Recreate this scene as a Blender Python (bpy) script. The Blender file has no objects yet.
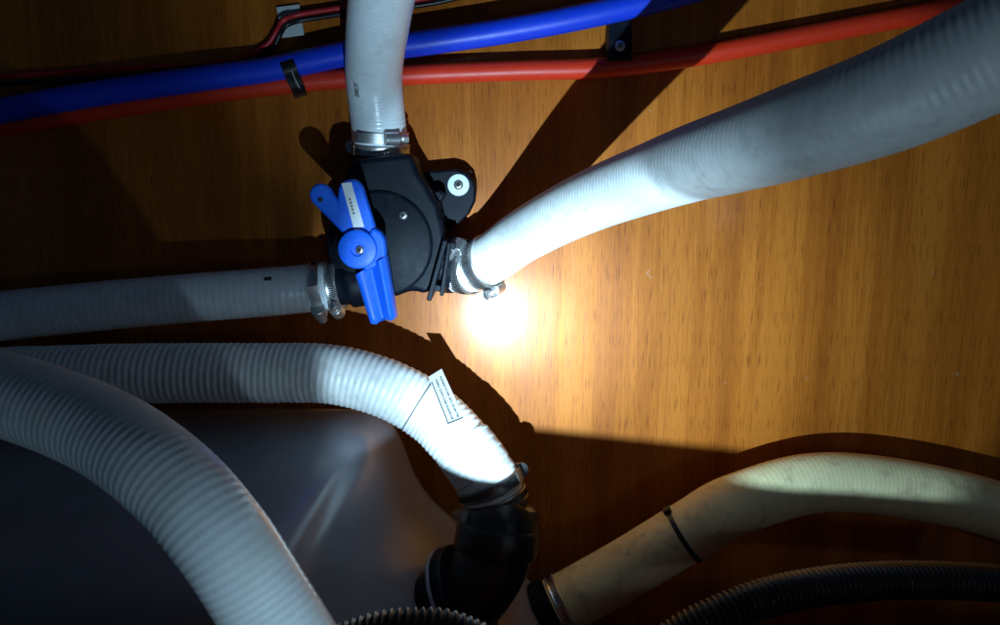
import bpy, bmesh, math, random
from mathutils import Vector, Matrix, noise
random.seed(7)
R_ = math.radians
sc = bpy.context.scene
col = sc.collection

# ------------------------------------------------------------------ camera
PITCH = R_(10.0); DIST = 0.75; F = 750.0
CAM = Vector((0, -DIST*math.cos(PITCH), DIST*math.sin(PITCH)))
FW = Vector((0, math.cos(PITCH), -math.sin(PITCH)))
UP = Vector((0, math.sin(PITCH), math.cos(PITCH)))
cd = bpy.data.cameras.new('camera'); cam = bpy.data.objects.new('camera', cd); col.objects.link(cam)
cam.location = CAM; cam.rotation_euler = (math.pi/2-PITCH, 0, 0)
cd.sensor_width = 36; cd.lens = 36*F/1000; cd.clip_start = 0.005; cd.clip_end = 50
sc.camera = cam

# ------------------------------------------------------------------ world, lamps, exposure
w = bpy.data.worlds.new('World'); sc.world = w; w.use_nodes = True
w.node_tree.nodes['Background'].inputs[0].default_value = (0.25, 0.52, 1.0, 1)
w.node_tree.nodes['Background'].inputs[1].default_value = 0.022
def spot(name, loc, target, watts, size, blend, radius, color):
    l = bpy.data.lights.new(name, 'SPOT'); l.energy = watts; l.spot_size = R_(size); l.spot_blend = blend
    l.shadow_soft_size = radius; l.color = color
    o = bpy.data.objects.new(name, l); col.objects.link(o); o.location = loc
    o.rotation_euler = (Vector(target)-Vector(loc)).to_track_quat('-Z', 'Y').to_euler()
    return o
TORCH = (-0.012, -0.55, -0.097)
COOL = (0.50, 0.78, 1.0)
def aim(az, el): return Vector(TORCH)+Vector((math.sin(R_(az))*math.cos(R_(el)), math.cos(R_(az))*math.cos(R_(el)), math.sin(R_(el))))
spot('torch_beam', TORCH, aim(14, 7), 10, 66, 0.18, 0.0022, COOL)         # main beam of the hand torch
spot('torch_middle', TORCH, aim(12, 8), 20, 54, 1.0, 0.0022, COOL)
spot('upper_fill', TORCH, aim(3, 39), 6.0, 60, 1.0, 0.0022, COOL)      # weak lamp added off the torch axis to light the upper hose
spot('torch_halo', TORCH, aim(-6, 15), 0.7, 165, 0.3, 0.0022, COOL)    # faint scatter to all sides
spot('torch_core', TORCH, aim(2.6, 9.4), 30, 14, 1.0, 0.0022, COOL)     # its bright centre
spot('torch_core', TORCH, aim(4.6, 8.0), 14, 13, 1.0, 0.0022, COOL)
spot('torch_corona', TORCH, aim(4.0, 8.4), 26, 30, 1.0, 0.0022, COOL)
spot('daylight_gap', (0.50, -0.95, 0.061), (0.1, 0, 0), 0.7, 120, 0.6, 0.012, (0.7, 0.85, 1.0))
sc.view_settings.view_transform = 'Standard'; sc.view_settings.look = 'None'
sc.view_settings.exposure = 0; sc.view_settings.gamma = 1
sc.render.engine = 'CYCLES'
sc.cycles.use_denoising = True
sc.cycles.max_bounces = 6

# ------------------------------------------------------------------ placing helpers
def ray(px, py): return FW + Vector((1, 0, 0))*((px-500)/F) + UP*((312.5-py)/F)
def PD(px, py, d):                 # point d metres in front of the bulkhead
    r = ray(px, py); return CAM + r*((-d-CAM.y)/r.y)
def PZ(px, py, depth): return CAM + ray(px, py)*depth
def PW(px, py, w, R): return PZ(px, py, 2*R*F/w)      # hose of radius R that looks w wide
def proj(p):
    v = p-CAM; z = v.dot(FW); return 500+F*v.x/z, 312.5-F*v.dot(UP)/z

ABS = {}
def link(name, me, parent=None, mat=None, smooth=40):
    vs = [v.co.copy() for v in me.vertices]
    mn = Vector([min(v[i] for v in vs) for i in range(3)]); mx = Vector([max(v[i] for v in vs) for i in range(3)])
    c = (mn+mx)/2
    for v in me.vertices: v.co -= c
    o = bpy.data.objects.new(name, me); col.objects.link(o)
    if smooth:
        for p in me.polygons: p.use_smooth = True
        me.set_sharp_from_angle(angle=R_(smooth))
    if mat: me.materials.append(mat)
    ABS[o] = c
    o.location = c - (ABS[parent] if parent else Vector())
    if parent: o.parent = parent
    return o
def empty(name, loc, label, cat, group=None):
    o = bpy.data.objects.new(name, None); col.objects.link(o); o.location = loc; o.empty_display_size = 0.01
    ABS[o] = Vector(loc); tag(o, label, cat, group); return o
def tag(o, label, cat, group=None):
    o['label'] = label; o['category'] = cat
    if group: o['group'] = group
    return o
def bevel(o, wd, seg=3, ang=30):
    m = o.modifiers.new('bevel', 'BEVEL'); m.width = wd; m.segments = seg; m.limit_method = 'ANGLE'
    m.angle_limit = R_(ang); m.harden_normals = True
    return o
def mesh(name, verts, faces):
    me = bpy.data.meshes.new(name); me.from_pydata([tuple(v) for v in verts], [], faces); me.update()
    bm = bmesh.new(); bm.from_mesh(me); bmesh.ops.recalc_face_normals(bm, faces=bm.faces); bm.to_mesh(me); bm.free()
    return me
def prism(name, pts, dref, db, df, mat, parent=None, bev=0.0, seg=3):
    P = [PD(x, y, dref) for x, y in pts]; n = len(P)
    v = [(p.x, -db, p.z) for p in P] + [(p.x, -df, p.z) for p in P]
    f = [tuple(range(n)), tuple(range(2*n-1, n-1, -1))] + [(i, (i+1) % n, n+(i+1) % n, n+i) for i in range(n)]
    o = link(name, mesh(name, v, f), parent, mat, 35)
    if bev: bevel(o, bev, seg)
    return o
def box(name, c, ax, ay, az, sx, sy, sz, mat, parent=None, bev=0.0, seg=2):
    v = [Vector(c)+ax*(i*sx/2)+ay*(j*sy/2)+az*(k*sz/2) for i in (-1, 1) for j in (-1, 1) for k in (-1, 1)]
    f = [(0, 1, 3, 2), (4, 6, 7, 5), (0, 4, 5, 1), (2, 3, 7, 6), (0, 2, 6, 4), (1, 5, 7, 3)]
    o = link(name, mesh(name, v, f), parent, mat, 30)
    if bev: bevel(o, bev, seg)
    return o
def basis(A):
    A = Vector(A).normalized(); u = A.orthogonal().normalized()
    return A, u, A.cross(u)
def lathe(name, C, A, prof, mat, parent=None, seg=48, smooth=35, U=None):
    """prof: closed list of (axial, radius)"""
    A, u, v = basis(A)
    if U is not None: u = (Vector(U)-A*Vector(U).dot(A)).normalized(); v = A.cross(u)
    C = Vector(C); V = []; Fc = []
    n = len(prof)
    for i in range(seg):
        a = 2*math.pi*i/seg; dr = u*math.cos(a)+v*math.sin(a)
        for (z, r) in prof: V.append(C+A*z+dr*max(r, 1e-6))
    for i in range(seg):
        for j in range(n-1):
            a = i*n+j; b = ((i+1) % seg)*n+j
            Fc.append((a, b, b+1, a+1))
    me = mesh(name, V, Fc)
    bm = bmesh.new(); bm.from_mesh(me); bmesh.ops.remove_doubles(bm, verts=bm.verts, dist=2e-6)
    bmesh.ops.recalc_face_normals(bm, faces=bm.faces); bm.to_mesh(me); bm.free()
    return link(name, me, parent, mat, smooth)
def disc_prof(h, r, b=0.0008):
    return [(0, 0), (0, r), (h-b, r), (h-b*0.3, r-b*0.3), (h, r-b), (h, 0)]
# smooth path
class Path:
    def __init__(s, pts, n=24):
        P = [Vector(p) for p in pts]; P = [P[0]*2-P[1]]+P+[P[-1]*2-P[-2]]
        raw = []
        for i in range(1, len(P)-2):
            a, b, c, d = P[i-1:i+3]
            for k in range(n):
                t = k/n
                raw.append(0.5*((2*b)+(c-a)*t+(2*a-5*b+4*c-d)*t*t+(3*b-a-3*c+d)*t**3))
        raw.append(P[-2])
        s.raw = raw; s.cum = [0]
        for i in range(1, len(raw)): s.cum.append(s.cum[-1]+(raw[i]-raw[i-1]).length)
        s.L = s.cum[-1]
    def pos(s, u):
        u = max(0, min(s.L, u)); lo, hi = 0, len(s.cum)-1
        while hi-lo > 1:
            m = (lo+hi)//2
            if s.cum[m] <= u: lo = m
            else: hi = m
        t = (u-s.cum[lo])/max(1e-9, s.cum[hi]-s.cum[lo]); return s.raw[lo].lerp(s.raw[hi], t)
    def tan(s, u):
        e = 0.003; return (s.pos(min(s.L, u+e))-s.pos(max(0, u-e))).normalized()
    def frames(s, ds):
        n = max(2, int(round(s.L/ds))); out = []; N = None
        for i in range(n+1):
            u = s.L*i/n; T = s.tan(u)
            if N is None: N = Vector((0, -1, 0)); 
            N = (N-T*N.dot(T)).normalized(); out.append((u, s.pos(u), T, N, T.cross(N)))
        return out
def tube(name, path, rad, mat, parent=None, seg=40, ds=0.0015, smooth=60, cap=True):
    fr = path.frames(ds); V = []; Fc = []
    for (u, C, T, N, B) in fr:
        for k in range(seg):
            a = 2*math.pi*k/seg
            r = rad(u, a) if callable(rad) else rad
            V.append(C+(N*math.cos(a)+B*math.sin(a))*r)
    m = len(fr)
    for i in range(m-1):
        for k in range(seg):
            a = i*seg+k; b = i*seg+(k+1) % seg
            Fc.append((a, b, b+seg, a+seg))
    if cap: Fc.append(tuple(range(seg))); Fc.append(tuple(range((m-1)*seg, m*seg)))
    return link(name, mesh(name, V, Fc), parent, mat, smooth)
def ribs(R, pitch, amp, p=1.0, lump=0.0, spin=1):
    def f(u, a):
        c = 0.5+0.5*math.cos(2*math.pi*u/pitch+a*spin)
        v = R+amp*(c**p-0.5)
        if lump: v += lump*noise.noise(Vector((u*60, math.cos(a)*1.5, math.sin(a)*1.5)))
        return v
    return f

# ------------------------------------------------------------------ materials
def new_mat(name):
    m = bpy.data.materials.new(name); m.use_nodes = True
    nt = m.node_tree; return m, nt, nt.nodes['Principled BSDF']
def nd(nt, t, **kw):
    n = nt.nodes.new(t)
    for k, v in kw.items():
        if k in n.inputs: n.inputs[k].default_value = v
        else: setattr(n, k, v)
    return n
def ramp(nt, stops):
    r = nt.nodes.new('ShaderNodeValToRGB'); e = r.color_ramp.elements
    while len(e) < len(stops): e.new(0.5)
    for i, (p, c) in enumerate(stops): e[i].position = p; e[i].color = tuple(c)+(1,) if len(c) == 3 else c
    return r
def plain(name, base, rough=0.4, metal=0.0, spec=0.5, var=0.15, vscale=120, dirt=None, dirt_amt=0.3, dirt_scale=60, bump=0.0, bscale=900, coat=0.0, sss=0.0):
    m, nt, b = new_mat(name); L = nt.links
    tc = nd(nt, 'ShaderNodeTexCoord')
    n1 = nd(nt, 'ShaderNodeTexNoise', Scale=vscale, Detail=5.0, Roughness=0.6); L.new(tc.outputs['Object'], n1.inputs['Vector'])
    lo = [c*(1-var) for c in base]; hi = [min(1, c*(1+var)) for c in base]
    r = ramp(nt, [(0.3, lo), (0.7, hi)]); L.new(n1.outputs['Fac'], r.inputs['Fac'])
    out = r.outputs['Color']
    if dirt:
        n2 = nd(nt, 'ShaderNodeTexNoise', Scale=dirt_scale, Detail=8.0, Roughness=0.7); L.new(tc.outputs['Object'], n2.inputs['Vector'])
        r2 = ramp(nt, [(0.52, (0, 0, 0)), (0.75, (dirt_amt,)*3)]); L.new(n2.outputs['Fac'], r2.inputs['Fac'])
        mx = nd(nt, 'ShaderNodeMix', data_type='RGBA'); L.new(r2.outputs['Color'], mx.inputs['Factor'])
        L.new(out, mx.inputs[6]); mx.inputs[7].default_value = tuple(dirt)+(1,); out = mx.outputs[2]
    L.new(out, b.inputs['Base Color'])
    rr = nd(nt, 'ShaderNodeMapRange'); rr.inputs['To Min'].default_value = max(0.02, rough*0.8); rr.inputs['To Max'].default_value = min(1, rough*1.25)
    L.new(n1.outputs['Fac'], rr.inputs['Value']); L.new(rr.outputs['Result'], b.inputs['Roughness'])
    b.inputs['Metallic'].default_value = metal; b.inputs['Specular IOR Level'].default_value = spec
    b.inputs['Coat Weight'].default_value = coat
    if sss:
        b.inputs['Subsurface Weight'].default_value = sss; b.inputs['Subsurface Radius'].default_value = (0.004, 0.003, 0.002)
    if bump:
        n3 = nd(nt, 'ShaderNodeTexNoise', Scale=bscale, Detail=3.0); L.new(tc.outputs['Object'], n3.inputs['Vector'])
        bp = nd(nt, 'ShaderNodeBump', Strength=bump, Distance=0.0005); L.new(n3.outputs['Fac'], bp.inputs['Height']); L.new(bp.outputs['Normal'], b.inputs['Normal'])
    return m
def wood(name):
    m, nt, b = new_mat(name); L = nt.links
    tc = nd(nt, 'ShaderNodeTexCoord')
    def streak(sx, sz, detail, rough=0.55, dist=0.0):
        mp = nd(nt, 'ShaderNodeMapping'); mp.inputs['Scale'].default_value = (sx, 1, sz); L.new(tc.outputs['Object'], mp.inputs['Vector'])
        n = nd(nt, 'ShaderNodeTexNoise', Scale=1.0, Detail=detail, Roughness=rough, Distortion=dist); L.new(mp.outputs['Vector'], n.inputs['Vector']); return n
    broad = streak(20, 0.8, 4, dist=0.3); mid = streak(90, 3.0, 5, 0.6, 0.2); fine = streak(480, 16, 4, 0.7); pore = streak(1000, 45, 2, 0.5)
    add = nd(nt, 'ShaderNodeMath', operation='MULTIPLY_ADD'); L.new(mid.outputs['Fac'], add.inputs[0]); add.inputs[1].default_value = 0.40; L.new(broad.outputs['Fac'], add.inputs[2])
    ad2 = nd(nt, 'ShaderNodeMath', operation='MULTIPLY_ADD'); L.new(fine.outputs['Fac'], ad2.inputs[0]); ad2.inputs[1].default_value = 0.50; L.new(add.outputs[0], ad2.inputs[2])
    r = ramp(nt, [(0.62, (0.27, 0.063, 0.004)), (0.80, (0.37, 0.096, 0.0065)), (0.92, (0.44, 0.120, 0.009)), (1.0, (0.52, 0.152, 0.014))])
    sub = nd(nt, 'ShaderNodeMath', operation='MULTIPLY'); L.new(ad2.outputs[0], sub.inputs[0]); sub.inputs[1].default_value = 0.94
    L.new(sub.outputs[0], r.inputs['Fac'])
    pr = ramp(nt, [(0.56, (1, 1, 1)), (0.70, (0.50, 0.42, 0.36))]); L.new(pore.outputs['Fac'], pr.inputs['Fac'])
    mx = nd(nt, 'ShaderNodeMix', data_type='RGBA', blend_type='MULTIPLY'); mx.inputs['Factor'].default_value = 1
    L.new(r.outputs['Color'], mx.inputs[6]); L.new(pr.outputs['Color'], mx.inputs[7])
    # pale scuffs and drip marks in the varnish
    sp = nd(nt, 'ShaderNodeTexNoise', Scale=38.0, Detail=9.0, Roughness=0.75); L.new(tc.outputs['Object'], sp.inputs['Vector'])
    sr = ramp(nt, [(0.66, (0, 0, 0)), (0.72, (0.5, 0.5, 0.5))]); L.new(sp.outputs['Fac'], sr.inputs['Fac'])
    m2 = nd(nt, 'ShaderNodeMix', data_type='RGBA'); L.new(sr.outputs['Color'], m2.inputs['Factor']); L.new(mx.outputs[2], m2.inputs[6]); m2.inputs[7].default_value = (0.6, 0.45, 0.33, 1)
    L.new(m2.outputs[2], b.inputs['Base Color'])
    rg = nd(nt, 'ShaderNodeMapRange'); rg.inputs['To Min'].default_value = 0.40; rg.inputs['To Max'].default_value = 0.6; b.inputs['Specular IOR Level'].default_value = 0.22
    L.new(mid.outputs['Fac'], rg.inputs['Value']); L.new(rg.outputs['Result'], b.inputs['Roughness'])
    b.inputs['Coat Weight'].default_value = 0.10; b.inputs['Coat Roughness'].default_value = 0.16
    bp = nd(nt, 'ShaderNodeBump', Strength=0.3, Distance=0.0005); L.new(fine.outputs['Fac'], bp.inputs['Height'])
    wv = streak(45, 18, 3, 0.6); b2 = nd(nt, 'ShaderNodeBump', Strength=0.2, Distance=0.001); L.new(wv.outputs['Fac'], b2.inputs['Height']); L.new(bp.outputs['Normal'], b2.inputs['Normal'])
    L.new(b2.outputs['Normal'], b.inputs['Normal'])
    return m
M = dict(
    wood=wood('varnished_veneer'),
    hose=plain('white_pvc', (0.82, 0.88, 0.90), 0.25, var=0.05, dirt=(0.34, 0.33, 0.30), dirt_amt=0.35, dirt_scale=45, sss=0.1),
    ribbed=plain('ribbed_white_pvc', (0.78, 0.78, 0.75), 0.42, var=0.07, dirt=(0.36, 0.34, 0.30), dirt_amt=0.5, dirt_scale=70),
    cream=plain('yellowed_pvc', (0.86, 0.76, 0.42), 0.5, var=0.10, vscale=40, dirt=(0.30, 0.24, 0.13), dirt_amt=0.7, dirt_scale=55),
    clear=plain('reinforced_pvc', (0.72, 0.75, 0.75), 0.22, var=0.08, dirt=(0.35, 0.34, 0.2), dirt_amt=0.5, dirt_scale=30),
    tape=plain('white_thread_tape', (0.66, 0.67, 0.64), 0.6, var=0.12, vscale=300, dirt=(0.33, 0.3, 0.24), dirt_amt=0.6, bump=0.6),
    tank=plain('grey_polyethylene', (0.25, 0.24, 0.275), 0.24, var=0.06, vscale=25, dirt=(0.17, 0.16, 0.155), dirt_amt=0.3, dirt_scale=14, bump=0.15, bscale=60),
    black=plain('black_nylon', (0.0030, 0.0055, 0.011), 0.5, spec=0.17, var=0.25, dirt=(0.03, 0.03, 0.03), dirt_amt=0.35, bump=0.25),
    rubber=plain('black_rubber', (0.010, 0.010, 0.011), 0.36, var=0.3, dirt=(0.05, 0.048, 0.045), dirt_amt=0.5, bump=0.2),
    handle=plain('blue_nylon', (0.006, 0.14, 0.86), 0.42, var=0.10, bump=0.35, dirt=(0.06, 0.13, 0.40), dirt_amt=0.55, dirt_scale=110),
    bluepipe=plain('blue_pipe_plastic', (0.006, 0.055, 0.75), 0.42, var=0.06, dirt=(0.03, 0.05, 0.3), dirt_amt=0.3),
    redpipe=plain('red_pipe_plastic', (0.80, 0.040, 0.010), 0.42, var=0.06, dirt=(0.35, 0.05, 0.03), dirt_amt=0.3),
    redwire=plain('red_wire_skin', (0.55, 0.02, 0.025), 0.4),
    steel=plain('stainless_steel', (0.70, 0.70, 0.69), 0.33, metal=0.9, var=0.12, vscale=400, dirt=(0.30, 0.22, 0.14), dirt_amt=0.5, dirt_scale=150),
    shadedsteel=plain('shaded_steel', (0.20, 0.195, 0.19), 0.36, metal=0.9, var=0.2, vscale=300, dirt=(0.10, 0.08, 0.06), dirt_amt=0.5, dirt_scale=150),  # clamp steel again, with the shade near the elbow put in its colour
    zinc=plain('zinc_plate', (0.58, 0.66, 0.72), 0.42, metal=0.35, var=0.08, dirt=(0.4, 0.4, 0.38), dirt_amt=0.3),
    paper=plain('white_label', (0.76, 0.80, 0.80), 0.5, var=0.04, dirt=(0.5, 0.5, 0.45), dirt_amt=0.25),
    padwhite=plain('white_nylon', (0.62, 0.68, 0.66), 0.5, var=0.06),
    ink=plain('black_ink', (0.02, 0.025, 0.03), 0.6, var=0.1),
    dark=plain('dark_recess', (0.006, 0.006, 0.007), 0.6, var=0.1),
    bilge=plain('painted_bilge', (0.05, 0.05, 0.055), 0.5, var=0.3, vscale=15),
)

# ------------------------------------------------------------------ setting
def struct(o): o['kind'] = 'structure'; return o
wall = struct(box('wall', (0.0, 0.006, 0.05), Vector((1, 0, 0)), Vector((0, 1, 0)), Vector((0, 0, 1)), 1.8, 0.012, 1.1, M['wood']))
floor = struct(box('floor', (0.0, -0.40, -0.51), Vector((1, 0, 0)), Vector((0, 1, 0)), Vector((0, 0, 1)), 1.8, 0.82, 0.02, M['bilge']))
# unseen board added under the view to cut the torch beam off below
TL = Vector(TORCH); edge = PD(620, 438, 0); top = TL.lerp(edge, (0.55-0.415)/0.55)
sd = Vector((1, 0, -0.11)).normalized(); sz = Vector((0.11, 0, 1)).normalized()
cutoff = box('beam_cutoff_board', top+sd*0.20-sz*0.19, sd, Vector((0, 1, 0)), sz, 0.84, 0.018, 0.38, M['wood'], bev=0.002)
tag(cutoff, 'unseen board added below the hoses to cut off the torch beam', 'board')

# grey tank, lower left
def tank():
    bk = Path([PD(x, y, 0.045) for x, y in [(-260, 414), (-60, 408), (120, 404), (300, 402), (372, 404), (398, 420), (424, 478), (470, 523), (590, 622), (690, 735)]])
    prof = [(0, None), (0, -.03), (.002, -.014), (.008, -.005), (.018, -.0012), (.03, 0), (.08, -.008), (.14, -.020), (.19, -.032), (.225, -.042), (.245, -.052), (.258, -.066), (.264, -.085), (.266, -.11), (.268, None)]
    V = []; Fc = []; n = len(prof); N = 70
    for i in range(N+1):
        b = bk.pos(bk.L*i/N)
        for (dd, dz) in prof:
            V.append((b.x-.20*dd, -.045-dd, -.498 if dz is None else b.z+dz))
    for i in range(N):
        for j in range(n-1): Fc.append((i*n+j, i*n+j+1, (i+1)*n+j+1, (i+1)*n+j))
        Fc.append((i*n+n-1, i*n, (i+1)*n, (i+1)*n+n-1))
    Fc += [tuple(range(n)), tuple(range(N*n, N*n+n))]
    o = link('holding_tank', mesh('holding_tank', V, Fc), None, M['tank'], 75)
    return tag(o, 'grey moulded plastic tank with sloping shoulder under the ribbed white hose', 'tank')
tank()

# ------------------------------------------------------------------ pipes on the bulkhead
bp = Path([PD(-130, 138, .03), PD(60, 100, .028), PD(200, 79, .024), PD(268, 70, .022), PD(345, 54, .024), PD(430, 42, .026), PD(510, 30, .028), PD(580, 17, .03), PD(655, 0, .03), PD(800, -38, .03), PD(1130, -120, .03)])
tag(tube('blue_water_pipe', bp, 0.0112, M['bluepipe'], seg=32, ds=0.006), 'blue plastic water pipe rising across the top of the wooden panel', 'pipe')
rp = Path([PD(-130, 150, .014), PD(60, 117, .014), PD(200, 95, .014), PD(268, 86, .014), PD(345, 78.5, .014), PD(430, 74, .014), PD(520, 70.5, .014), PD(600, 68, .014), PD(670, 60, .014), PD(735, 49, .014), PD(880, 22, .014), PD(1130, -25, .014)])
tag(tube('red_water_pipe', rp, 0.0092, M['redpipe'], seg=32, ds=0.006), 'red plastic water pipe running along under the blue one', 'pipe')

# strap round both pipes
def ribbon(name, pts, wdir, wd, th, mat, parent=None):
    path = Path(pts, 12); fr = path.frames(0.0015); V = []; Fc = []; wdir = Vector(wdir).normalized()
    for (u, C, T, N, B) in fr:
        W = (wdir-T*wdir.dot(T)).normalized(); H = T.cross(W)
        for a, b in ((-1, -1), (1, -1), (1, 1), (-1, 1)): V.append(C+W*(a*wd/2)+H*(b*th/2))
    for i in range(len(fr)-1):
        for k in range(4):
            Fc.append((i*4+k, i*4+(k+1) % 4, (i+1)*4+(k+1) % 4, (i+1)*4+k))
    m = len(fr)-1; Fc += [(0, 1, 2, 3), (m*4, m*4+1, m*4+2, m*4+3)]
    return link(name, mesh(name, V, Fc), parent, mat, 40)
st = empty('pipe_strap', PD(294, 76, 0), 'black strap holding the blue and red pipes to the wooden panel', 'strap')
ribbon('band', [PD(285, 54, .001), PD(286, 56, .018), PD(287, 62, .034), PD(290, 70, .036), PD(294, 80, .029), PD(298, 88, .024), PD(300, 94, .014), PD(301, 96, .001)], (1, 0, 0.3), 0.0125, 0.0018, M['rubber'], st)
ribbon('strap_glint', [PD(291.5, 70, .0375), PD(295.5, 80, .0305), PD(299.5, 88, .0255)], (1, 0, 0.3), 0.0012, 0.001, M['steel'], st)  # pale steel strip stands in for the glint along the strap
# screwed clip by the red pipe
clp = empty('pipe_clip', PD(620, 46, 0), 'black plastic clip screwed to the panel above the red pipe', 'clip')
prism('clip_block', [(610, 20), (631, 18), (633, 60), (608, 60)], .03, .001, .030, M['black'], clp, .0015)
def screw_head(C, A, r, h, parent, drive='cross', mat='steel'):
    o = lathe('screw_head', C, A, [(0, 0), (0, r), (h*.5, r), (h*.85, r*.8), (h, r*.45), (h, 0)], M[mat], parent, 24)
    A, u, v = basis(A)
    if drive == 'cross':
        for d1, d2 in ((u, v), (v, u)): box('drive_slot', Vector(C)+A*h*.9, d1, d2, A, r*1.1, r*.26, h*.35, M['dark'], o)
    elif drive == 'slot':
        box('drive_slot', Vector(C)+A*h*.9, u, v, A, r*1.7, r*.3, h*.4, M['dark'], o)
    else:
        lathe('drive_socket', Vector(C)+A*h*.86, A, disc_prof(h*.25, r*.5, h*.02), M['dark'], o, 6)
    return o
FRONT = Vector((0, -1, 0))
screw_head(PD(620, 46, .030), FRONT, 0.0046, 0.0024, clp)

# cable tie mount and two wires, top left
mt = empty('cable_tie_mount', PD(290, 20, 0), 'white square adhesive mount holding the thin wires in the upper corner', 'cable mount')
prism('base_plate', [(276, 7), (299, 4), (304, 35), (282, 37.5)], .004, .0005, .004, M['padwhite'], mt, .0006)
box('bridge', PD(283, 22, .008), Vector((1, 0, 0)), Vector((0, 1, 0)), Vector((0, 0, 1)), .006, .008, .008, M['padwhite'], mt, .0012)
tag(tube('red_wire', Path([PD(-130, 85, .006), PD(100, 70, .006), PD(220, 62, .006), PD(262, 48, .006), PD(276, 32, .008), PD(283, 20.5, .0135), PD(297, 15, .009), PD(320, 11, .008), PD(348, 7, .008), PD(400, 2, .008), PD(470, -12, .008), PD(600, -60, .008)]), .0024, M['redwire'], seg=14, ds=.003), 'thin red electrical wire passing over the white mount', 'wire')
tag(tube('black_wire', Path([PD(-130, 92, .006), PD(100, 78, .006), PD(225, 69, .006), PD(268, 52, .006), PD(280, 34, .008), PD(286, 25.5, .0135), PD(300, 20.5, .009), PD(322, 17, .007), PD(348, 13, .007), PD(400, 8, .007), PD(470, -6, .007), PD(600, -54, .007)]), .0024, M['rubber'], seg=14, ds=.003), 'thin black electrical wire beside the red one', 'wire')

# ------------------------------------------------------------------ hoses
def hose(name, pts, R, mat, rib, label, **kw):
    p = Path(pts); o = tube(name, p, ribs(R, *rib), mat, seg=48, ds=rib[0]/5, **kw)
    tag(o, label, 'hose'); return o, p
RT = .0252
top_hose, topP = hose('drain_hose', [PW(425, -190, 82, RT), PW(402, -90, 75, RT), PW(386, -25, 68, RT), PW(378.5, 20, 63, RT), PW(374, 70, 57, RT), PW(377, 110, 55, RT), PW(382, 152, 54, RT)], RT, M['hose'], (.0048, .00022), 'smooth white hose with printed lettering leading up from the valve')
RH = .0230
right_hose, rightP = hose('drain_hose', [PW(455, 268, 49, RH), PW(473, 267, 49.5, RH), PW(495, 256, 50.5, RH), PW(520, 238, 52.5, RH), PW(560, 215.5, 57.5, RH), PW(600, 197, 62.5, RH), PW(645, 180, 68.5, RH), PW(690, 164, 76, RH), PW(735, 150.5, 84, RH), PW(800, 130, 95, RH), PW(900, 95, 108, RH), PW(1060, 20, 125, RH)], RH, M['ribbed'], (.0038, .00024), 'white finely ribbed hose curving up and away from the valve outlet')
RL = .0220
left_hose, leftP = hose('drain_hose', [PW(-90, 326, 50, RL), PW(60, 310, 49.5, RL), PW(180, 299, 49, RL), PW(268, 292, 48.5, RL), PW(310, 288, 48, RL), PW(340, 284, 48, RL)], RL, M['hose'], (.0060, .0003), 'short smooth white hose entering the valve beside the blue lever')
RB = .0260
low_hose, lowP = hose('waste_hose', [PW(-130, 384, 60, RB), PW(40, 376, 60, RB), PW(170, 373, 59.5, RB), PW(268, 373, 59, RB), PW(330, 374, 59, RB), PW(385, 388, 59, RB), PW(430, 413, 59, RB), PW(464, 447, 60, RB), PW(486, 478, 61, RB), PW(494, 497, 61, RB)], RB, M['ribbed'], (.0056, .0008, 0.8, .0004), 'large spiral ribbed white hose with a paper label, bending down to the black elbow')
corner_hose, cornerP = hose('reinforced_hose', [PZ(-140, 372, .42), PZ(-20, 388, .41), PZ(90, 425, .39), PZ(165, 475, .37), PZ(219, 535, .36), PZ(262, 600, .36), PZ(305, 670, .36), PZ(350, 750, .37)], .0225, M['clear'], (.0042, .00016), 'pale cloudy reinforced hose crossing in front of the grey tank')
RC = .0275
cream_hose, creamP = hose('old_hose', [PW(556, 607, 57, RC), PW(580, 594, 57, RC), PW(630, 566, 57.5, RC), PW(690, 530, 58.5, RC), PW(740, 503, 59.5, RC), PW(830, 482, 58.5, RC), PW(960, 500, 57.5, RC), PW(1100, 545, 57, RC)], RC, M['cream'], (.0044, .00012), 'yellowed cream hose with a black cable tie, in the dark below the panel')
def corr(name, pts, R, label):
    p = Path(pts); o = tube(name, p, ribs(R, .0042, .0022, .7, 0, 0), M['rubber'], seg=40, ds=.0007, smooth=70)
    return tag(o, label, 'hose')
corr('corrugated_hose', [PZ(250, 700, .43), PZ(320, 655, .43), PZ(370, 634, .43), PZ(415, 628, .43), PZ(460, 634, .435), PZ(520, 670, .44), PZ(560, 730, .45)], .0105, 'black corrugated hose arching in front of the tank below the elbow')
corr('corrugated_hose', [PZ(590, 720, .52), PZ(660, 650, .52), PZ(720, 615, .52), PZ(800, 590, .53), PZ(920, 580, .55), PZ(1100, 590, .57)], .0125, 'black corrugated hose lying under the yellowed cream hose')

# text and marks
def text_mesh(s, size, bold=0.0):
    c = bpy.data.curves.new('t', 'FONT'); c.body = s; c.size = size; c.offset = bold; c.align_x = 'CENTER'; c.align_y = 'CENTER'
    o = bpy.data.objects.new('t', c); col.objects.link(o)
    bpy.context.view_layer.update()
    me = bpy.data.meshes.new_from_object(o.evaluated_get(bpy.context.evaluated_depsgraph_get()))
    bpy.data.objects.remove(o); bpy.data.curves.remove(c)
    return me
def find_uv(path, R, px, py):
    best = None
    for i in range(0, 161):
        u = path.L*i/160; C = path.pos(u); T = path.tan(u); N = Vector((0, -1, 0)); N = (N-T*N.dot(T)).normalized(); B = T.cross(N)
        for k in range(-40, 41):
            a = k*math.pi/80; q = C+(N*math.cos(a)+B*math.sin(a))*R; x, y = proj(q); e = (x-px)**2+(y-py)**2
            if best is None or e < best[0]: best = (e, u, a)
    return best[1], best[2]
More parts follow.
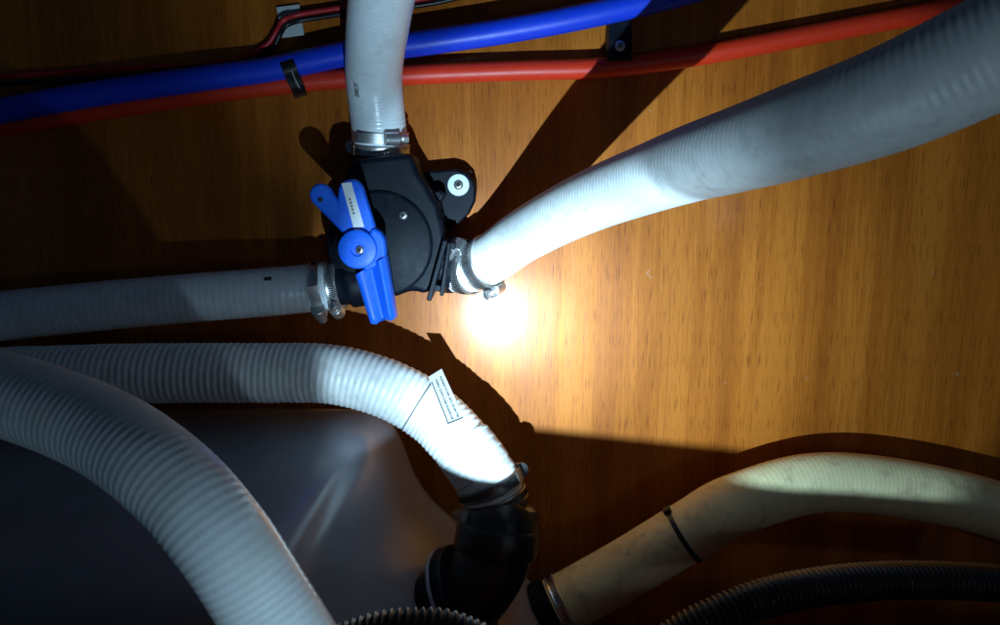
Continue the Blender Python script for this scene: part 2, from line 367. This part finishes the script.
def wrap(me, path, R, u0, a0, flip=1, yflip=1):
    for v in me.vertices:
        u = u0+flip*v.co.x; a = a0+yflip*v.co.y/R
        C = path.pos(u); T = path.tan(u); N = Vector((0, -1, 0)); N = (N-T*N.dot(T)).normalized(); B = T.cross(N)
        v.co = C+(N*math.cos(a)+B*math.sin(a))*R
    return me
u0, a0 = find_uv(topP, RT, 358, 90)
dt = text_mesh('DIRECTE', .0047, .00008)
for v in dt.vertices: v.co.y = v.co.y*1.25-.22*v.co.x; v.co.x *= 1.2
link('printed_lettering', wrap(dt, topP, RT+.0011, u0, a0, -1), top_hose, M['ink'], 0)
u0, a0 = find_uv(leftP, RL, 268, 279)
mk = bpy.data.meshes.new('printed_mark'); mk.from_pydata([(-.003, -.0018, 0), (0, -.0018, 0), (.003, -.0018, 0), (.003, .0018, 0), (0, .0018, 0), (-.003, .0018, 0)], [], [(0, 1, 4, 5), (1, 2, 3, 4)])
link('printed_mark', wrap(mk, leftP, RL+.0006, u0, a0, 1), left_hose, M['ink'], 0)

# paper tag on the ribbed hose
tagp = [PZ(428.5, 377, .645), PZ(441.5, 369, .664), PZ(464, 418.5, .638), PZ(447.5, 425, .619)]
def quad(name, q, off, mat, parent):
    n = (q[1]-q[0]).cross(q[3]-q[0]).normalized()
    if n.dot(CAM-q[0]) < 0: n = -n
    v = [p+n*off for p in q]+[p+n*(off+.0003) for p in q]
    f = [(0, 1, 2, 3), (4, 5, 6, 7), (0, 1, 5, 4), (1, 2, 6, 5), (2, 3, 7, 6), (3, 0, 4, 7)]
    return link(name, mesh(name, v, f), parent, mat, 0)
pl = quad('paper_label', tagp, 0, M['paper'], low_hose)
def bil(s, t): return (tagp[0].lerp(tagp[1], s)).lerp(tagp[3].lerp(tagp[2], s), t)
for i, (txt, s) in enumerate((('RESERVOIR EN SORTIE', .70), ('VERS VAN DECHARGE', .36))):
    me = text_mesh(txt, .0037, .0001); n = (tagp[1]-tagp[0]).cross(tagp[3]-tagp[0]).normalized()
    if n.dot(CAM-tagp[0]) < 0: n = -n
    ex = max(v.co.x for v in me.vertices)
    wd_ = (tagp[1]-tagp[0]).length
    for v in me.vertices: v.co = bil(s+v.co.y/wd_, .53+.42*v.co.x/ex)+n*.00045
    link('printed_lettering', me, pl, M['ink'], 0)
quad('printed_border', [bil(0.02, .12), bil(.06, .12), bil(.06, .99), bil(.02, .99)], .0004, M['ink'], pl)
quad('printed_border', [bil(.06, .975), bil(.98, .975), bil(.98, .99), bil(.06, .99)], .0004, M['ink'], pl)
def ring(name, C, A, R, r, mat, parent=None, seg=48):
    pr = [(r*math.cos(t*math.pi/4), R+r*math.sin(t*math.pi/4)) for t in range(9)]
    return lathe(name, C, A, pr, mat, parent, seg, 80)
u0, a0 = find_uv(lowP, RB, 420, 401)
ring('binding_thread', lowP.pos(u0), lowP.tan(u0)+Vector((.1, 0, -.05)), RB+.0009, .0004, M['bilge'], low_hose)
# thread tape wound round its lower end
sub = Path([lowP.pos(lowP.L-.052), lowP.pos(lowP.L-.04), lowP.pos(lowP.L-.028), lowP.pos(lowP.L-.014)])
def tape_r(u, a):
    k = (u/.0085+a/(2*math.pi)*.9+.12*math.sin(a*2)) % 1
    return RB+.0009+.0006*k+.0005*noise.noise(Vector((u*220, math.cos(a)*3, math.sin(a)*3)))
tube('thread_tape', sub, tape_r, M['tape'], low_hose, seg=64, ds=.0006, smooth=50)

# ------------------------------------------------------------------ worm drive clamps
def clamp(C, A, R, Udir, label, bw=.0095, group='worm drive hose clamps', flip=1, thread=True, sz=1.0, mat='steel'):
    A = Vector(A).normalized(); C = Vector(C); U = Vector(Udir); U = (U-A*U.dot(A)).normalized(); T = A.cross(U)*flip
    e = empty('hose_clamp', C, label, 'hose clamp', group)
    th = .0009; h = bw/2
    lathe('band', C, A, [(-h, R), (-h, R+th*.7), (-h+.0008, R+th*1.5), (-h+.0018, R+th), (h-.0018, R+th), (h-.0008, R+th*1.5), (h, R+th*.7), (h, R), (-h, R)], M[mat], e, 64)
    # screw housing over the band
    hc = C+U*(R+.0042*sz)
    hz = []
    for s in range(9):
        a = math.pi*s/8; hz.append((math.cos(a)*bw*.62, math.sin(a)*.0055*sz))
    hz = [(bw*.62, -.0038*sz)]+hz+[(-bw*.62, -.0038*sz)]
    V = []; L2 = .0065*sz; n = len(hz)
    for t in (-1, 1):
        for (x, y) in hz: V.append(hc+A*x+U*y+T*(t*L2))
    Fc = [tuple(range(n)), tuple(range(n, 2*n))]+[(i, (i+1) % n, n+(i+1) % n, n+i) for i in range(n)]
    bevel(link('screw_housing', mesh('h', V, Fc), e, M[mat], 40), .0005, 2)
    sc_ = lathe('screw', hc+T*L2*.6, T, [(0, 0), (0, .0026*sz), (.006*sz, .0026*sz), (.006*sz, .0044*sz), (.0108*sz, .0044*sz), (.0115*sz, .0038*sz), (.0115*sz, 0)], M[mat], e, 6, 20)
    box('screw_slot', hc+T*(L2*.6+.0113*sz), U, A, T, .0072*sz, .0011*sz, .0011, M['dark'], sc_)
    # loose tail of the band and its thread slots
    tail = []
    for k in range(7):
        a = -(k/6)*.95-.15; tail.append(C+(U*math.cos(a)+T*math.sin(a))*(R+.0016+.0028*(k/6)**2))
    ribbon('band_tail', tail, A, bw*.92, .0007, M[mat], e)
    if thread:
        V = []; Fc = []
        for k in range(46):
            a = .35+k*.085
            if a > 2*math.pi-1.25: break
            dr = U*math.cos(a)+T*math.sin(a); tg = -U*math.sin(a)+T*math.cos(a); b = len(V)
            for i in (-1, 1):
                for j in (-1, 1):
                    for q in (0, 1): V.append(C+dr*(R+th*(.8+.55*q))+A*(i*bw*.24)+tg*(j*.00045+i*.00025))
            Fc += [tuple(b+x for x in f) for f in ((0, 1, 3, 2), (4, 6, 7, 5), (0, 4, 5, 1), (2, 3, 7, 6), (0, 2, 6, 4), (1, 5, 7, 3))]
        o = link('thread_slots', mesh('ts', V, Fc), e, M['dark'], 0); o['kind'] = 'stuff'
    return e
def at_path(p, px, py, R):
    u, a = find_uv(p, R, px, py); return p.pos(u), p.tan(u)
C, T = topP.pos(topP.L-.014), topP.tan(topP.L-.014)
clamp(C, T+Vector((-.12, .0, .02)), RT+.0002, Vector((.55, -1, .25)), 'steel clamp with its worm screw in front, upper one below the lettered hose', flip=-1)
C, T = topP.pos(topP.L-.003), topP.tan(topP.L-.003)
clamp(C, T+Vector((-.12, .0, .02)), RT+.0002, Vector((-1, .35, .1)), 'plain shiny steel clamp seated directly on the top port of the valve', thread=False)
C, T = leftP.pos(leftP.L-.020), leftP.tan(leftP.L-.020)
clamp(C, T, RL+.0003, Vector((.1, -.75, -1)), 'steel clamp with slotted band round the end of the short left hose', flip=1, bw=.010)
C, T = leftP.pos(leftP.L-.004), leftP.tan(leftP.L-.004)
clamp(C, T, RL+.0001, Vector((.3, -.6, -1)), 'steel clamp with protruding screw between the short hose and the blue lever', flip=-1)
C, T = rightP.pos(.013), rightP.tan(.013)
clamp(C, T+Vector((0, -.25, -.1)), RH+.0006, Vector((-.35, -.75, 1)), 'steel clamp with visible thread slots on the outlet beside the black flange', flip=1, bw=.0150)
C, T = rightP.pos(.030), rightP.tan(.030)
clamp(C, T+Vector((0, -.2, -.1)), RH+.0006, Vector((.75, -.2, -1)), 'bright steel clamp with screw hanging beneath the end of the ribbed outlet hose', flip=-1, bw=.0150)
C, T = lowP.pos(lowP.L-.0105), lowP.tan(lowP.L-.0105)
clamp(C, T, RB+.0012, Vector((1, .55, .1)), 'steel clamp with shade in its colour at the taped end of the large ribbed hose', flip=-1, bw=.010, mat='shadedsteel')
C, T = lowP.pos(lowP.L+.002), lowP.tan(lowP.L-.002); C = lowP.pos(lowP.L)+T*.003
clamp(C, T, RB+.0012, Vector((-1, -.4, .3)), 'second steel clamp with shade in its colour just above the black elbow', flip=1, bw=.009, mat='shadedsteel')
C, T = creamP.pos(.006), creamP.tan(.006)
clamp(C, T, RC+.0003, Vector((-.2, .5, -1)), 'dim steel clamp at the lower end of the yellowed cream hose', bw=.009)
# spigot that the cream hose sits on
A = -creamP.tan(0)
sp = empty('tank_outlet', creamP.pos(0), 'black outlet fitting under the end of the yellowed cream hose', 'pipe fitting')
lathe('spigot', creamP.pos(.02), A, [(0, 0), (0, .0245), (.10, .0245), (.10, 0)], M['black'], sp)
lathe('collar', creamP.pos(.0), A, [(.004, 0), (.004, .0305), (.016, .0305), (.016, 0)], M['black'], sp)

# cable tie on the cream hose
u0, a0 = find_uv(creamP, RC, 684, 545)
C = creamP.pos(u0); T = creamP.tan(u0)
ct = empty('cable_tie', C, 'black cable tie pulled tight round the yellowed cream hose', 'cable tie')
lathe('strap', C, T, [(-.0022, RC), (-.0022, RC+.0013), (.0022, RC+.0013), (.0022, RC), (-.0022, RC)], M['rubber'], ct)
hd = (UP*.9+Vector((-.55, -.25, 0))); hd = (hd-T*hd.dot(T)).normalized()
box('head', C+hd*(RC+.0025), T, hd, T.cross(hd), .0075, .005, .007, M['rubber'], ct, .001)

# ------------------------------------------------------------------ black elbow into the tank
el = empty('elbow_fitting', PZ(440, 600, .65), 'black rubber elbow joining the large ribbed hose to the grey tank', 'pipe fitting')
T0 = lowP.tan(lowP.L); E0 = lowP.pos(lowP.L)
p1 = E0-T0*.02; p2 = E0+T0*.012
eb = Path([E0-T0*.015, E0+T0*.018, PZ(498, 530, .632), PZ(492, 560, .630), PZ(475, 588, .628), PZ(456, 610, .632), PZ(440, 632, .645)])
def el_r(u, a):
    return .0250 if u < .030 else .0250+.0065*min(1, (u-.030)/.004)
tube('elbow_body', eb, el_r, M['rubber'], el, seg=48, ds=.002, smooth=50)
k = .056; lathe('collar', eb.pos(k), eb.tan(k), [(-.014, .025), (-.014, .0338), (-.012, .0352), (.006, .0352), (.009, .0340), (.009, .025)], M['rubber'], el, 64)
k = .118; ring('moulded_bead', eb.pos(k), eb.tan(k), .0320, .0020, M['rubber'], el, 64)
k = eb.L-.050; lathe('flange', eb.pos(k), eb.tan(k)+Vector((-.35, .25, .15)), [(.0, .02), (.0, .043), (.002, .0445), (.010, .0445), (.012, .043), (.012, .034), (.06, .032), (.06, 0)], M['black'], el, 64)
k = eb.L-.050; fx = (eb.tan(k)+Vector((-.35, .25, .15))).normalized(); ring('flange_rim', eb.pos(k)+fx*.011, fx, 0.0455, .0018, M['tank'], el, 64)

# ------------------------------------------------------------------ diverter valve
va = empty('diverter_valve', PD(395, 235, 0), 'black plastic three way diverter valve screwed to the wooden panel', 'valve')
body = prism('valve_body', [(351, 160), (413, 153), (421, 174), (440, 205), (446, 232), (450, 262), (434, 286), (427, 293.5), (414, 289), (398, 295), (366, 292), (343, 280), (331, 258), (331, 232), (341, 200)], .055, .004, .066, M['black'], va, .006, 4)
lathe('cover_plate', PD(380, 244, .066), FRONT, [(0, 0), (0, .0475), (.0014, .0475), (.003, .046), (.0036, .0445), (.0036, 0)], M['black'], va, 72)
for (x, y) in ((403.5, 215.5), (352, 222)):
    screw_head(PD(x, y, .0695), FRONT, .0036, .0026, va, 'hex')
# ports
tp0, tpd = topP.pos(topP.L), topP.tan(topP.L)
tube('top_port', Path([tp0-tpd*.03, tp0, tp0+tpd*.012, PD(386, 188, .034), PD(388, 225, .034)]), lambda u, a: .0215 if u < .034 else .0255, M['black'], va, seg=48, ds=.002)
lp0, lpd = leftP.pos(leftP.L), leftP.tan(leftP.L)
tube('side_port', Path([lp0-lpd*.03, lp0, lp0+lpd*.02, PD(380, 270, .035)]), lambda u, a: .0195 if u < .04 else .0225, M['black'], va, seg=48, ds=.002)
rp0, rpd = rightP.pos(0), rightP.tan(0)
tube('outlet_port', Path([rp0+rpd*.02, rp0, rp0-rpd*.008, PD(440, 264, .042), PD(415, 255, .034)]), lambda u, a: .0200 if u < .022 else .0235, M['black'], va, seg=48, ds=.002)
# twin flange plates at the outlet
fa = (PD(433, 295, .05)-PD(449, 237, .05)); flen = fa.length; fa.normalize(); fn = fa.cross(FRONT).normalized()
if fn.x < 0: fn = -fn
box('flange_plate', PD(439.5, 267, .05), fa, fn, FRONT, flen, .0045, .060, M['black'], va, .0012)
box('flange_plate', PD(447.5, 266, .05), (fa+fn*.12).normalized(), (fn-fa*.12).normalized(), FRONT, flen*.86, .0035, .056, M['black'], va, .001)
for t in (-.40, .40): box('flange_bolt', PD(443, 266, .072)+fa*(flen*t*.9), fn, fa, FRONT, .013, .006, .006, M['black'], va, .0012)
# mounting lug, washer and screw
prism('mounting_lug', [(415, 182), (424, 171.5), (440, 170), (455, 168.5), (466, 171.5), (474, 180), (476.5, 190), (475, 202), (469, 214), (457, 226), (447, 238), (428, 242), (412, 215)], .022, .001, .026, M['black'], va, .003, 4)
prism('lug_web', [(418, 196), (440, 190), (447, 195), (428, 216), (436, 236), (424, 236)], .035, .026, .05, M['black'], va, .002)
wsh = lathe('washer', PD(458.5, 185, .0262), FRONT, [(0, .004), (0, .0102), (.0014, .0102), (.0018, .0098), (.0018, .004), (0, .004)], M['zinc'], va, 48)
screw_head(PD(458.5, 185, .0275), FRONT, .0044, .0032, va, 'hex')
lathe('screw_head', PD(470, 172, .003), FRONT, disc_prof(.006, .0018, .0006), M['steel'], va, 12)

# blue lever
lv = empty('lever_handle', PD(361, 247, .083), 'bright blue forked plastic lever with white marked strip, on the black valve', 'lever')
def z2(x, y): return 300+x/3.472, 160+y/3.472
DL = .105
lathe('stem', PD(361, 247, .069), FRONT, disc_prof(.031, .0195, .001), M['black'], lv, 48)
upper = [(42, 145), (33, 122), (38, 100), (52, 86), (72, 80), (92, 86), (108, 100), (131, 138), (134, 100), (142, 80), (160, 69), (185, 65), (206, 73), (221, 95), (268, 250), (262, 300), (200, 330), (160, 275), (152, 256)]
prism('fork_arms', [z2(*p) for p in upper], DL, .0985, .108, M['handle'], lv, .0028, 4)
hub = lathe('hub', PD(361, 247.5, .096), FRONT, [(0, 0), (0, .0165), (.016, .0165), (.0178, .0158), (.0185, .014), (.0185, .006), (.0165, .0052), (.0165, 0)], M['handle'], lv, 64)
prism('hub_shoulder', [z2(*p) for p in ((255, 232), (282, 246), (299, 275), (301, 320), (300, 352), (225, 390), (215, 300))], DL, .097, .111, M['handle'], lv, .0028, 4)
screw_head(PD(360, 250, .1125), FRONT, .0036, .0024, lv, 'hex')
# grip: two raised ridges with a valley between
def grip():
    a0_, a1_ = PD(*z2(192, 398), DL), PD(*z2(247, 576), DL)
    b0_, b1_ = PD(*z2(302, 330), DL), PD(*z2(338, 552), DL)
    prof = [(0.0, .098), (0.0, .106), (.05, .1085), (.14, .1100), (.26, .1095), (.40, .1065), (.50, .1055), (.60, .1075), (.70, .1125), (.80, .1145), (.90, .1135), (.97, .1110), (1.0, .107), (1.0, .098)]
    V = []; Fc = []; n = len(prof); N = 14
    for i in range(N+1):
        t = i/N; a = a0_.lerp(a1_, t); b = b0_.lerp(b1_, t)
        for (s, d) in prof:
            q = a.lerp(b, s); e = 0
            if i == N: e = -.0025*math.sin(math.pi*s)-.0015*math.cos(4*math.pi*s); d = .098+(d-.098)*.72
            if i == N-1: d = .098+(d-.098)*.95
            dr = (a1_-a0_).normalized(); V.append((q.x-dr.x*-e, -d, q.z-dr.z*-e))
    for i in range(N):
        for j in range(n-1): Fc.append((i*n+j, i*n+j+1, (i+1)*n+j+1, (i+1)*n+j))
        Fc.append((i*n+n-1, i*n, (i+1)*n, (i+1)*n+n-1))
    Fc += [tuple(range(n)), tuple(range(N*n, N*n+n))]
    bevel(link('grip', mesh('grip', V, Fc), lv, M['handle'], 50), .0006, 2, 50)
grip()
lathe('pin_hole', PD(320.5, 199.5, .1076), FRONT, disc_prof(.0006, .0021, .0001), M['dark'], lv, 20)
strip = prism('marked_strip', [(341.5, 183.3), (351.2, 182), (364.2, 227), (353.5, 227.5)], .1085, .1075, .1086, M['paper'], lv)
for i in range(5):
    x, y = 349.8+i*.95, 199.3+i*3.45
    V = []; c = PD(x, y, .1089); r = .0014
    v = []
    for k in range(8):
        a = k*math.pi/4; rr = r if k % 2 == 0 else r*.42; v.append((x+rr*1150*math.cos(a), y+rr*1150*math.sin(a)))
    prism('printed_mark', v, .1088, .1086, .1089, M['ink'], strip)
